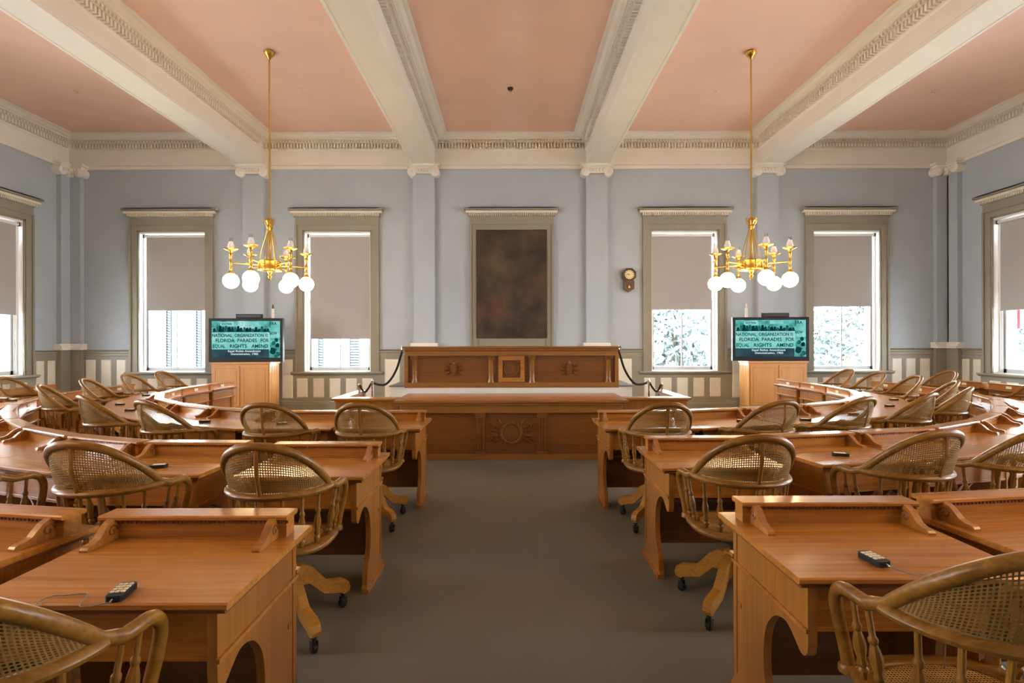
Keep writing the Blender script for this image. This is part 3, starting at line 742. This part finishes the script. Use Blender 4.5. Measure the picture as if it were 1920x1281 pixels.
# ================================================================== ROSTRUM
ZT = 6.56                                # front of the clerk's table
t = thing('clerk_table', 'long oak clerk table with carved wreath front below the rostrum', 'table', (0.01, ZT, 0))
HWT = 1.46
top = MB(); top.bbox(-HWT-.02, HWT+.02, 0, .97, .725, .76, .008); top.box(-HWT+.02, HWT-.02, .02, .95, .70, .725)
tt = top.build('table_top', 'ros', t, 30)
MB().box(-HWT+.08, HWT-.08, .07, .9, .76, .766).build('inlay', 'deskx', tt, 0)
fr = MB(); fr.box(-HWT+.06, HWT-.06, .05, .93, .615, .70); fr.box(-HWT+.05, HWT-.05, .04, .94, .60, .617); fr.build('frieze', 'ros', t, 0)
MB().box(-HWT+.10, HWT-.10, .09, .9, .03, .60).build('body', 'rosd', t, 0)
MB().box(-HWT+.07, HWT-.07, .055, .92, 0, .075).build('plinth', 'ros', t, 0)
for x in (-HWT+.16, -.39, .39, HWT-.16):
    m = MB(); m.box(x-.055, x+.055, .06, .09, .075, .60)
    for k in (-.03, 0, .03): m.box(x+k-.008, x+k+.008, .052, .06, .12, .53)
    m.box(x-.065, x+.065, .048, .09, .54, .60); m.box(x-.065, x+.065, .048, .09, .075, .115)
    m.build('pilaster', 'rosd', t, 0)
def ring(c, R, r, n=24, k=8):
    m = MB(); pts = [(c[0]+R*math.cos(2*PI*i/n), c[1], c[2]+R*math.sin(2*PI*i/n)) for i in range(n+1)]
    return m.tube(pts, r, k, 1, (0, 1, 0))
def leaf(m, x, y, z, ang, L, W, th=.018):
    c, s = math.cos(ang), math.sin(ang)
    pr = [(0,0),(L*.3,W*.5),(L*.65,W*.42),(L,0),(L*.65,-W*.42),(L*.3,-W*.5)]
    base = [(x+a*c-b*s, y, z+a*s+b*c) for a, b in pr]; mid = [(x+L*.1*c, y-th, z+L*.1*s), (x+L*.75*c, y-th*.8, z+L*.75*s)]
    m.add(base+mid, [(0,1,6),(1,2,7,6),(2,3,7),(3,4,7),(4,5,6,7),(5,0,6)])
e = MB(); e.lathe([(.10,-.012),(.115,-.004),(.115,0)], n=24, axis='y', c3=(0, .09, .34))
w_ = ring((0, .082, .34), .125, .02); e.add(w_.v, w_.f)
for k in range(16): leaf(e, .125*math.cos(k*PI/8), .075, .34+.125*math.sin(k*PI/8), k*PI/8+1.2, .05, .03)
for s in (-1, 1):
    for (dx, dz, a, L) in ((.15,.06,.5,.13),(.16,.02,.1,.14),(.16,-.03,-.2,.13),(.15,-.07,-.6,.11),(.22,.05,.9,.09),(.23,-.05,-.9,.09),(.13,.11,1.0,.09)):
        leaf(e, s*dx, .09, .34+dz, a if s > 0 else PI-a, L, .04, .026)
e.build('carved_wreath', 'carve', t, 0)

t = thing('rostrum_desk', 'raised oak rostrum desk with half columns, two carved shields and a framed seal', 'rostrum', (0.015, 7.62, 0))
HW = 1.56
m = MB(); m.bbox(-HW-.03, HW+.03, -.05, .62, 1.405, 1.432, .006); m.box(-HW, HW, -.02, .6, 1.375, 1.405); m.build('cap', 'ros', t, 30)
MB().extr_x([(.0,1.295),(-.012,1.295),(-.012,1.305),(-.004,1.31),(-.004,1.36),(-.02,1.375),(.0,1.375)], -HW+.01, HW-.01).build('frieze', 'ros', t, 0)
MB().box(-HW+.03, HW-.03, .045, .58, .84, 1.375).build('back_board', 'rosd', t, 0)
MB().bbox(-HW, HW, -.02, .6, .83, .905, .006).build('bottom_rail', 'ros', t, 0)
for s in (-1, 1): MB().box(s*HW, s*(HW-.05), -.005, .55, .9, 1.30).build('end_post', 'ros', t, 0)
for x in (-1.42, -.30, .30, 1.42):
    c = MB(); c.lathe([(.05,.905),(.05,.92),(.042,.935),(.040,.95),(.036,1.24),(.044,1.25)], x, .045, 14)
    col = c.build('half_column', 'ros', t)
    MB().box(x-.052, x+.052, -.005, .06, 1.25, 1.297).build('capital', 'carve', col, 0)
    MB().box(x-.055, x+.055, .03, .05, .905, 1.295).build('backing', 'rosd', col, 0)
f = MB()
for (a, b, z0, z1) in ((-.19,.19,1.23,1.29),(-.19,.19,.915,.975),(-.19,-.13,.975,1.23),(.13,.19,.975,1.23)): f.box(a, b, .0, .045, z0, z1)
sf = f.build('seal_frame', 'deskx', t, 0)
MB().box(-.13, .13, .025, .045, .975, 1.23).build('seal_ground', 'carve', sf, 0)
sl = MB(); w_ = ring((0, .022, 1.1025), .105, .011); sl.add(w_.v, w_.f); w_ = ring((0, .022, 1.1025), .083, .006); sl.add(w_.v, w_.f)
sl.lathe([(.05,-.008),(.08,0)], n=20, axis='y', c3=(0, .026, 1.1025))
for k in range(5): leaf(sl, random.uniform(-.04,.03), .02, 1.07+.015*k, random.uniform(.5,2.5), .05, .025, .01)
for sx in (-1, 1):
    for sz in (-1, 1): leaf(sl, sx*.12, .025, 1.1025+sz*.118, math.atan2(-sz, -sx), .045, .03, .012)
sl.build('carved_seal', 'carve', sf)
for s in (-1, 1):
    e = MB(); x0 = s*.845; z0 = 1.10; y0 = .045
    pr = [(x0-.05,z0+.06),(x0,z0+.07),(x0+.05,z0+.06),(x0+.052,z0),(x0+.035,z0-.06),(x0,z0-.095),(x0-.035,z0-.06),(x0-.052,z0)]
    e.extr_y(pr, y0-.02, y0); pr2 = [(x0+(x-x0)*.72, z0+(z-z0)*.72) for x, z in pr]; e.extr_y(pr2, y0-.032, y0-.02)
    for k in (-1, 1):
        for (dx, dz, a, L) in ((.05,.05,.9,.08),(.055,.02,.4,.09),(.06,-.015,0,.09),(.05,-.045,-.45,.08)): leaf(e, x0+k*dx, y0, z0+dz, a if k > 0 else PI-a, L, .035, .02)
    leaf(e, x0, y0, z0+.06, PI/2, .06, .06, .03)
    e.build('carved_shield', 'carve', t, 0)
t = thing('rostrum_platform', 'cream painted platform with grey carpeted side steps under the rostrum desk', 'platform', (0.015, 7.58, 0))
MB().box(-HW+.02, HW-.02, .02, 2.0, 0, .83).build('platform_body', 'cream', t, 0)
MB().box(-HW+.02, HW-.02, .66, 2.0, .83, .842).build('carpet', 'grey', t, 0)
for s in (-1, 1):
    for k, (x, z) in enumerate(((1.80,.83),(1.90,.62),(2.0,.41),(2.10,.20))):
        st = MB().box(s*(HW-.01), s*x, .22+.0, 1.6-.0, 0 if k == 3 else z-.22, z).build('step', 'cream', t, 0)
        MB().box(s*(HW-.0), s*(x+.025), .20, 1.62, z, z+.018).build('tread', 'grey', st, 0)

def balustrade(s):
    lab = 'oak balustrade with turned balusters at the rostrum end ' + SIDE[s]
    t = thing('balustrade', lab, 'railing', (0.01, 6.93, 0))
    o = 2.36; i = 2.22; T = lambda a, b: (s*a, s*b)
    m = MB(); m.bbox(*T(1.48, o+.02), -.02, .17, .725, .755, .006); m.box(*T(i-.0, o+.02), .17, 1.16, .728, .754); m.box(*T(1.5, o-.01), .01, .14, .705, .725); m.box(*T(i+.02, o-.01), .14, 1.14, .705, .725)
    m.build('top_rail', 'deskx', t, 30)
    m = MB(); m.box(*T(1.5, o-.03), .03, .12, .60, .705); m.box(*T(1.5, o-.02), .02, .13, .588, .603); m.box(*T(i+.03, o-.03), .12, 1.12, .60, .705); m.build('fascia', 'deskz', t, 0)
    m = MB(); m.box(*T(1.5, o-.03), .025, .125, 0, .12); m.box(*T(i+.03, o-.03), .12, 1.12, 0, .12); m.build('bottom_rail', 'deskz', t, 0)
    bp = [(.022,.12),(.03,.14),(.02,.17),(.032,.25),(.036,.31),(.026,.38),(.014,.46),(.024,.48),(.016,.50),(.028,.54),(.03,.59)]
    for k in range(7): MB().lathe(bp, s*(1.58+k*.095), .075, 10).build('baluster', 'carve', t)
    for k in range(8): MB().lathe(bp, s*(o-.07), .20+k*.115, 10).build('baluster', 'carve', t)
    for (x, y) in ((o-.07, .075), (o-.07, 1.08)): MB().box(s*(x-.05), s*(x+.05), y-.05, y+.05, 0, .705).build('newel_post', 'deskz', t, 0)
for s in (-1, 1): balustrade(s)
def rope_barrier(s):
    t = thing('rope_stanchion', 'slim chrome stanchion behind the balustrade ' + SIDE[s], 'stanchion', (s*2.075, 7.86, 0))
    MB().lathe([(.10,0),(.10,.012),(.03,.03),(.018,.04),(.018,.86),(.028,.865),(.028,.90),(.018,.905),(.022,.925),(.012,.945)], n=14).build('post', 'chrome', t)
    t = thing('barrier_rope', 'black velvet rope swagged from rostrum to stanchion ' + SIDE[s], 'rope', (s*2.075, 7.86, .88))
    A = (s*(1.60-2.075), -.12, .50)
    MB().tube(smooth_path([A, (A[0]+s*.03, -.115, .40), (A[0]+s*.09, -.10, .22), (A[0]+s*.18, -.07, .07), (s*-.20, -.04, -.015), (s*-.10, -.02, -.02), (s*-.02, 0, .0)], 5), .017, 8).build('long_rope', 'rope', t)
    MB().tube(smooth_path([(s*.02, 0, 0), (s*.06, .01, -.07), (s*.12, .03, -.13), (s*.17, .06, -.11), (s*.21, .08, -.04)], 5), .016, 8).build('short_rope', 'rope', t)
    MB().lathe([(.012,.46),(.018,.50),(.02,.53),(.010,.56)], A[0], A[1], 10).build('hook', 'chrome', t)
    e = MB().lathe([(.012,-.125),(.022,-.12),(.024,-.05),(.03,-.03),(.012,-.01)], s*.225, .10, 10); e.build('end_cap', 'chrome', t)
for s in (-1, 1): rope_barrier(s)

# ================================================================== TELEVISIONS ON CABINETS
def media(s):
    xc, yc, rz = (-5.37, 10.40, 0) if s < 0 else (5.32, 10.40, 0)
    W = .58
    t = thing('media_cabinet', 'pale maple media cabinet under the television ' + SIDE[s], 'cabinet', (xc, yc, 0), rz)
    m = MB(); m.box(-W, W, 0, .42, .20, 1.06); m.build('body', 'maple', t, 0)
    MB().bbox(-W-.02, W+.02, -.02, .44, 1.065, 1.105, .006).build('top', 'maple', t, 0)
    MB().box(-W+.01, W-.01, .01, .41, 1.055, 1.066).build('shadow_gap', 'iron', t, 0)
    MB().box(-W-.005, W+.005, -.005, .425, .06, .19).build('plinth', 'maple', t, 0)
    MB().box(-W+.01, W-.01, .01, .41, .19, .20).build('reveal', 'iron', t, 0)
    for a, b in ((-W+.03, -.02), (.02, W-.03)):
        d = MB(); d.bbox(a, b, -.014, 0, .23, 1.03, .004); dr = d.build('door', 'maple', t, 0)
        q = MB()
        for (p, r_, z0, z1) in ((a+.05, b-.05, .28, .284), (a+.05, b-.05, .976, .98), (a+.05, a+.054, .28, .98), (b-.054, b-.05, .28, .98)): q.box(p, r_, -.016, -.013, z0, z1)
        q.build('groove', 'deskd', dr, 0)
    for sx in (-1, 1):
        g = MB()
        for k in range(5): g.box(sx*W, sx*(W+.006), .06+k*.075, .10+k*.075, .24, 1.02)
        g.build('side_fluting', 'maple', t, 0)
        for y in (.06, .36): MB().lathe([(.02,-.015),(.03,-.012),(.03,.012),(.02,.015)], n=12, axis='x', c3=(sx*.5, y, .03)).build('caster', 'iron', t)
    tr = 0 if s < 0 else math.radians(-4)
    t = thing('television', 'black flat television showing a teal march photograph, on the cabinet ' + SIDE[s], 'television', (xc+(.045 if s < 0 else -.08), yc+.16, 1.105), tr)
    w, h = .745, .88
    bz = MB(); f = -.045
    bz.bbox(-w, w, f, .035, 0, .085, .006); bz.bbox(-w, w, f, .035, h-.055, h, .006); bz.box(-w, -w+.055, f, .035, .08, h-.05); bz.box(w-.055, w, f, .035, .08, h-.05); bz.box(-w+.05, w-.05, -.01, .045, .06, h-.04)
    bz.build('bezel', 'black', t, 30)
    sc = MB().box(-w+.055, w-.055, -.034, -.012, .085, h-.055).build('screen', 'screen', t, 0)
    L = -w+.06; y = -.0355
    MB().box(L-.005, w-.26, y, y+.002, .375, .60).build('banner', MT['banner'], sc, 0)
    MB().box(L-.005, w-.26, y, y+.002, .255, .375).build('banner', MT['banner2'], sc, 0)
    MB().box(L-.005, w-.28, y, y+.002, .085, .252).build('caption_band', MT['caption'], sc, 0)
    MB().box(w-.245, w-.06, y, y+.002, .48, h-.06).build('placard', MT['banner2'], sc, 0)
    for (x, z, a, b) in ((-.38,.72,.28,.085),(.12,.74,.26,.08)): MB().box(x-a/2, x+a/2, y, y+.002, z, z+b).build('placard', MT['banner'], sc, 0)
    for (s_, x0, x1, z, sz, nm, mt) in (('NATIONAL',0,.405,.505,.088,'banner_word','text'),('ORGANIZATION',.455,1.04,.505,.088,'banner_word','text'),('FO',1.075,1.125,.505,.088,'banner_word','text'),
        ('FLORIDA',.07,.45,.40,.096,'banner_word','text'),('PARADES',.51,.90,.40,.096,'banner_word','text'),('FOR',.98,1.14,.40,.096,'banner_word','text'),
        ('EQUAL',.015,.265,.285,.098,'banner_word','text'),('RIGHTS',.355,.70,.285,.098,'banner_word','text'),('AMEND',.80,1.13,.285,.098,'banner_word','text'),
        ('Equal',.32,.45,.20,.055,'caption_word','textw'),('Rights',.475,.635,.20,.055,'caption_word','textw'),('Amendment',.66,.98,.20,.055,'caption_word','textw'),
        ('Demonstration,',.38,.77,.142,.055,'caption_word','textw'),('1982',.80,.92,.142,.055,'caption_word','textw'),
        ('ERA',1.165,1.30,.745,.085,'placard_word','text'),('NOW',1.16,1.31,.55,.078,'placard_word','text'),('VOTER',.19,.41,.745,.055,'placard_word','text')):
        text_mesh(s_, sz, nm, mt, sc, (L+x0, y-.001, z), width=x1-x0, bold=.02)
    rnd = random.Random(3)
    for k in range(19):                      # heads and shoulders of the crowd above the banner
        x = L+.05+k*.06; z = .645+rnd.uniform(-.015, .055); r = rnd.uniform(.022, .036)
        m = MB().extr_y([(x+r*rnd.uniform(.8,1.15)*math.cos(2*PI*q/9), z+1.25*r*rnd.uniform(.85,1.1)*math.sin(2*PI*q/9)) for q in range(9)], y-.0002*k-.0005, y+.001)
        m.extr_y([(x-1.5*r, .60), (x+1.5*r, .60), (x+r, z-r*.6), (x-r, z-r*.6)], y-.0002*k-.0004, y+.001)
        m.build('crowd_figure', MT['crowd%d' % (k % 3)], sc, 0)
    for k, (x, z, r) in enumerate(((w-.13,.44,.04),(w-.19,.38,.045),(w-.11,.33,.05),(w-.2,.22,.07),(w-.1,.16,.05))):
        MB().extr_y([(x+r*rnd.uniform(.7,1.2)*math.cos(2*PI*q/9), z+r*rnd.uniform(.7,1.2)*math.sin(2*PI*q/9)) for q in range(9)], y-.0003*k, y+.001).build('crowd_figure', MT['crowd%d' % (k % 3)], sc, 0)
    b = thing('media_player', 'slim black box lying on top of the television ' + SIDE[s], 'electronics', (xc+(.10 if s < 0 else .03), yc+.165, 1.105+h), tr)
    MB().bbox(-.26, .26, -.035, .028, 0, .085, .006).build('body', 'black', b, 0); MB().box(-.24, .24, -.037, -.034, .02, .07).build('front_grille', 'iron', b, 0)
    p = thing('white_pole', 'white pole standing behind the television ' + SIDE[s], 'pole', (xc+(.41 if s < 0 else -.39), yc+.52, 0))
    MB().lathe([(.12,0),(.12,.02),(.032,.04),(.03,2.18),(.02,2.2)], n=12).build('post', 'cream', p)
    MB().lathe([(.012,2.195),(.02,2.22),(.018,2.26),(.008,2.29)], n=10).build('tip', 'carve' if s < 0 else 'cream', p)
def print_mat(name, c0, c1, sc):
    m = bpy.data.materials.new(name); m.use_nodes = True; nt = m.node_tree; N = nt.nodes; N.remove(N['Principled BSDF'])
    tc = N.new('ShaderNodeTexCoord'); n = N.new('ShaderNodeTexNoise'); n.inputs['Scale'].default_value = sc; n.inputs['Detail'].default_value = 4; nt.links.new(tc.outputs['Object'], n.inputs['Vector'])
    r = N.new('ShaderNodeValToRGB'); r.color_ramp.elements[0].position = .35; r.color_ramp.elements[1].position = .65; r.color_ramp.elements[0].color = (*c0, 1); r.color_ramp.elements[1].color = (*c1, 1)
    nt.links.new(n.outputs['Fac'], r.inputs['Fac']); e = N.new('ShaderNodeEmission'); nt.links.new(r.outputs[0], e.inputs[0]); e.inputs[1].default_value = .8
    nt.links.new(e.outputs[0], N['Material Output'].inputs[0]); return m
MT['banner'] = print_mat('banner_aqua', (.16, .62, .56), (.42, .88, .82), 5)
MT['banner2'] = print_mat('placard_aqua', (.12, .58, .50), (.34, .86, .78), 7)
MT['caption'] = print_mat('caption_dark', (.015, .05, .07), (.05, .11, .13), 4)
for k_, c_ in enumerate(((.004, .03, .03), (.01, .08, .075), (.0, .02, .022))): MT['crowd%d' % k_] = print_mat('crowd_tone_%d' % k_, c_, tuple(v*3 for v in c_), 30)
for s in (-1, 1): media(s)

# ================================================================== WALL CLOCK
t = thing('wall_clock', 'dark octagonal schoolhouse wall clock with pendulum box between pilaster and window', 'clock', (px2x(1178), ZW, 0))
zc = 1.5+(641-517)/87.0; R8 = .155
o8 = [(R8*math.cos(PI/8+k*PI/4), zc+R8*math.sin(PI/8+k*PI/4)) for k in range(8)]
MB().extr_y(o8, -.12, 0).build('case', 'clockw', t, 0)
MB().extr_y([(-.11,zc-.12),(-.11,zc-.30),(0,zc-.365),(.11,zc-.30),(.11,zc-.12)][::-1], -.105, 0).build('pendulum_box', 'clockw', t, 0)
rg = ring((0, -.12, zc), .108, .012); rg.build('bezel', 'clockw', t)
dl = MB().lathe([(.104,-.002),(.104,.006)], n=24, axis='y', c3=(0, -.124, zc)).build('dial', 'clockf', t, 0)
for k in range(12):
    a = k*PI/6; q = MB().box(-.005, .005, -.0285, -.0275, .072, .094)
    q.map(lambda x, y, z: (x*math.cos(a)+z*math.sin(a), y-.1, zc-x*math.sin(a)+z*math.cos(a))); q.build('hour_mark', 'iron', dl, 0)
for a, L in ((math.radians(-62), .06), (math.radians(-100), .082)):
    q = MB().box(-.004, .004, -.031, -.029, -.01, L); q.map(lambda x, y, z: (x*math.cos(a)+z*math.sin(a), y-.1, zc-x*math.sin(a)+z*math.cos(a))); q.build('hand', 'iron', dl, 0)
pd = MB(); pd.lathe([(.04,-.004),(.05,0)], n=16, axis='y', c3=(0, -.105, zc-.25)); pd.build('pendulum_window', 'iron', t, 0)
MB().lathe([(.024,-.004),(.026,0)], n=14, axis='y', c3=(0, -.109, zc-.262)).build('pendulum', 'brass', t); MB().box(-.006, .006, -.113, -.108, zc-.255, zc-.215).build('pendulum_rod', 'brass', t, 0)

# ================================================================== CHANDELIERS
def chandelier(x, y, label):
    t = thing('brass_chandelier', label, 'chandelier', (x, y, 0), math.radians(-3), 'brass globe chandeliers')
    MB().lathe([(.012,5.79),(.02,5.80),(.035,5.83),(.05,5.845),(.075,5.87),(.08,5.90),(.06,5.92)], n=18).build('canopy', 'brass', t)
    MB().lathe([(.0125,2.70),(.0125,5.80)], n=10).build('stem', 'brass', t)
    m = MB().lathe([(.02,3.20),(.035,3.22),(.05,3.25),(.035,3.28),(.045,3.31),(.06,3.34),(.05,3.37),(.02,3.39)], n=14)
    cr = m.build('crown', 'brass', t)
    for k in range(6):
        a = k*PI/3; MB().tube([(.04*math.cos(a), .04*math.sin(a), 3.27), (.075*math.cos(a), .075*math.sin(a), 3.31), (.085*math.cos(a), .085*math.sin(a), 3.37), (.07*math.cos(a), .07*math.sin(a), 3.385)], .005, 6).build('crown_scroll', 'brass', cr)
    MB().lathe([(.03,2.70),(.034,2.72),(.022,2.78),(.018,2.95),(.026,3.05),(.02,3.10),(.016,3.22)], n=12).build('centre_post', 'brass', t)
    for k in range(6):
        a = k*PI/3+PI/6; c, s = math.cos(a), math.sin(a)
        MB().tube(smooth_path([(.03*c,.03*s,3.22),(.07*c,.07*s,3.07),(.115*c,.115*s,2.90),(.135*c,.135*s,2.78),(.135*c,.135*s,2.73)], 4), .006, 6).build('hanger', 'brass', t)
    m = MB().lathe([(.11,2.575),(.15,2.585),(.155,2.60),(.145,2.615),(.145,2.70),(.155,2.715),(.155,2.73),(.14,2.74),(.05,2.735)], n=24)
    dr = m.build('drum', 'brass', t)
    for k in range(6):
        a = k*PI/3; MB().lathe([(.03,2.58),(.034,2.60),(.028,2.62),(.028,2.70),(.034,2.72)], .14*math.cos(a+PI/2), .14*math.sin(a+PI/2), 10).build('boss', 'brass', dr)
    MB().lathe([(.008,2.44),(.02,2.45),(.014,2.475),(.028,2.50),(.016,2.53),(.035,2.56),(.04,2.58)], n=12).build('finial', 'brass', t)
    for k in range(6):
        a = k*PI/3+PI/2; c, s = math.cos(a), math.sin(a); r = .52; X, Y = r*c, r*s
        m = MB().tube([(.14*c,.14*s,2.665),(.3*c,.3*s,2.668),(X,Y,2.672)], .009, 8)
        m.tube(smooth_path([(.14*c,.14*s,2.63),(.22*c,.22*s,2.62),(.27*c,.27*s,2.65)], 4), .006, 6)
        am = m.build('arm', 'brass', t)
        MB().lathe([(.045,2.505),(.05,2.515),(.034,2.535),(.016,2.56),(.024,2.60),(.014,2.62),(.022,2.65),(.022,2.69),(.012,2.72),(.02,2.76),(.028,2.79),(.018,2.82),(.034,2.85)], X, Y, 10).build('lamp_column', 'brass', am)
        MB().lathe([(.02,2.846),(.06,2.852),(.095,2.872),(.10,2.878),(.09,2.872),(.055,2.858),(.02,2.856)], X, Y, 18).build('drip_dish', 'brass', am)
        q = MB().tube([(X+.02*c-.04*s,Y+.02*s+.04*c,2.74),(X-.015*s,Y+.015*c,2.74)], .006, 6); q.ball((X+.02*c-.05*s, Y+.02*s+.05*c, 2.745), .012, 8, 6); q.build('key', 'brass', am)
        MB().lathe([(.046,2.86),(.048,2.88),(.044,2.93),(.030,2.975),(.028,2.985),(.024,2.985),(.026,2.97),(.04,2.925),(.043,2.88),(.04,2.866)], X, Y, 14).build('frosted_shade', 'frost', am)
        MB().lathe([(.024,2.975),(.022,3.0),(.022,3.035),(.021,3.035),(.021,3.0),(.022,2.976)], X, Y, 12).build('glass_chimney', 'chimney', am)
        MB().ball((X, Y, 2.405), .112, 20, 12).build('globe', 'globe', am)
for px, lb in ((505, 'six armed brass chandelier with lit globes hanging away from the clock side'), (1408, 'six armed brass chandelier with lit globes hanging on the wall clock side')):
    x, y = P(px, 96, HC); chandelier(x, y, lb)
for x, lb in ((-3.67, 'unseen rear brass chandelier with lit globes above the rear rows away from the clock'), (3.67, 'unseen rear brass chandelier with lit globes above the rear rows, clock side')):
    chandelier(x, .9, lb)  # unseen pair inferred from reflected globes, added to light the near half
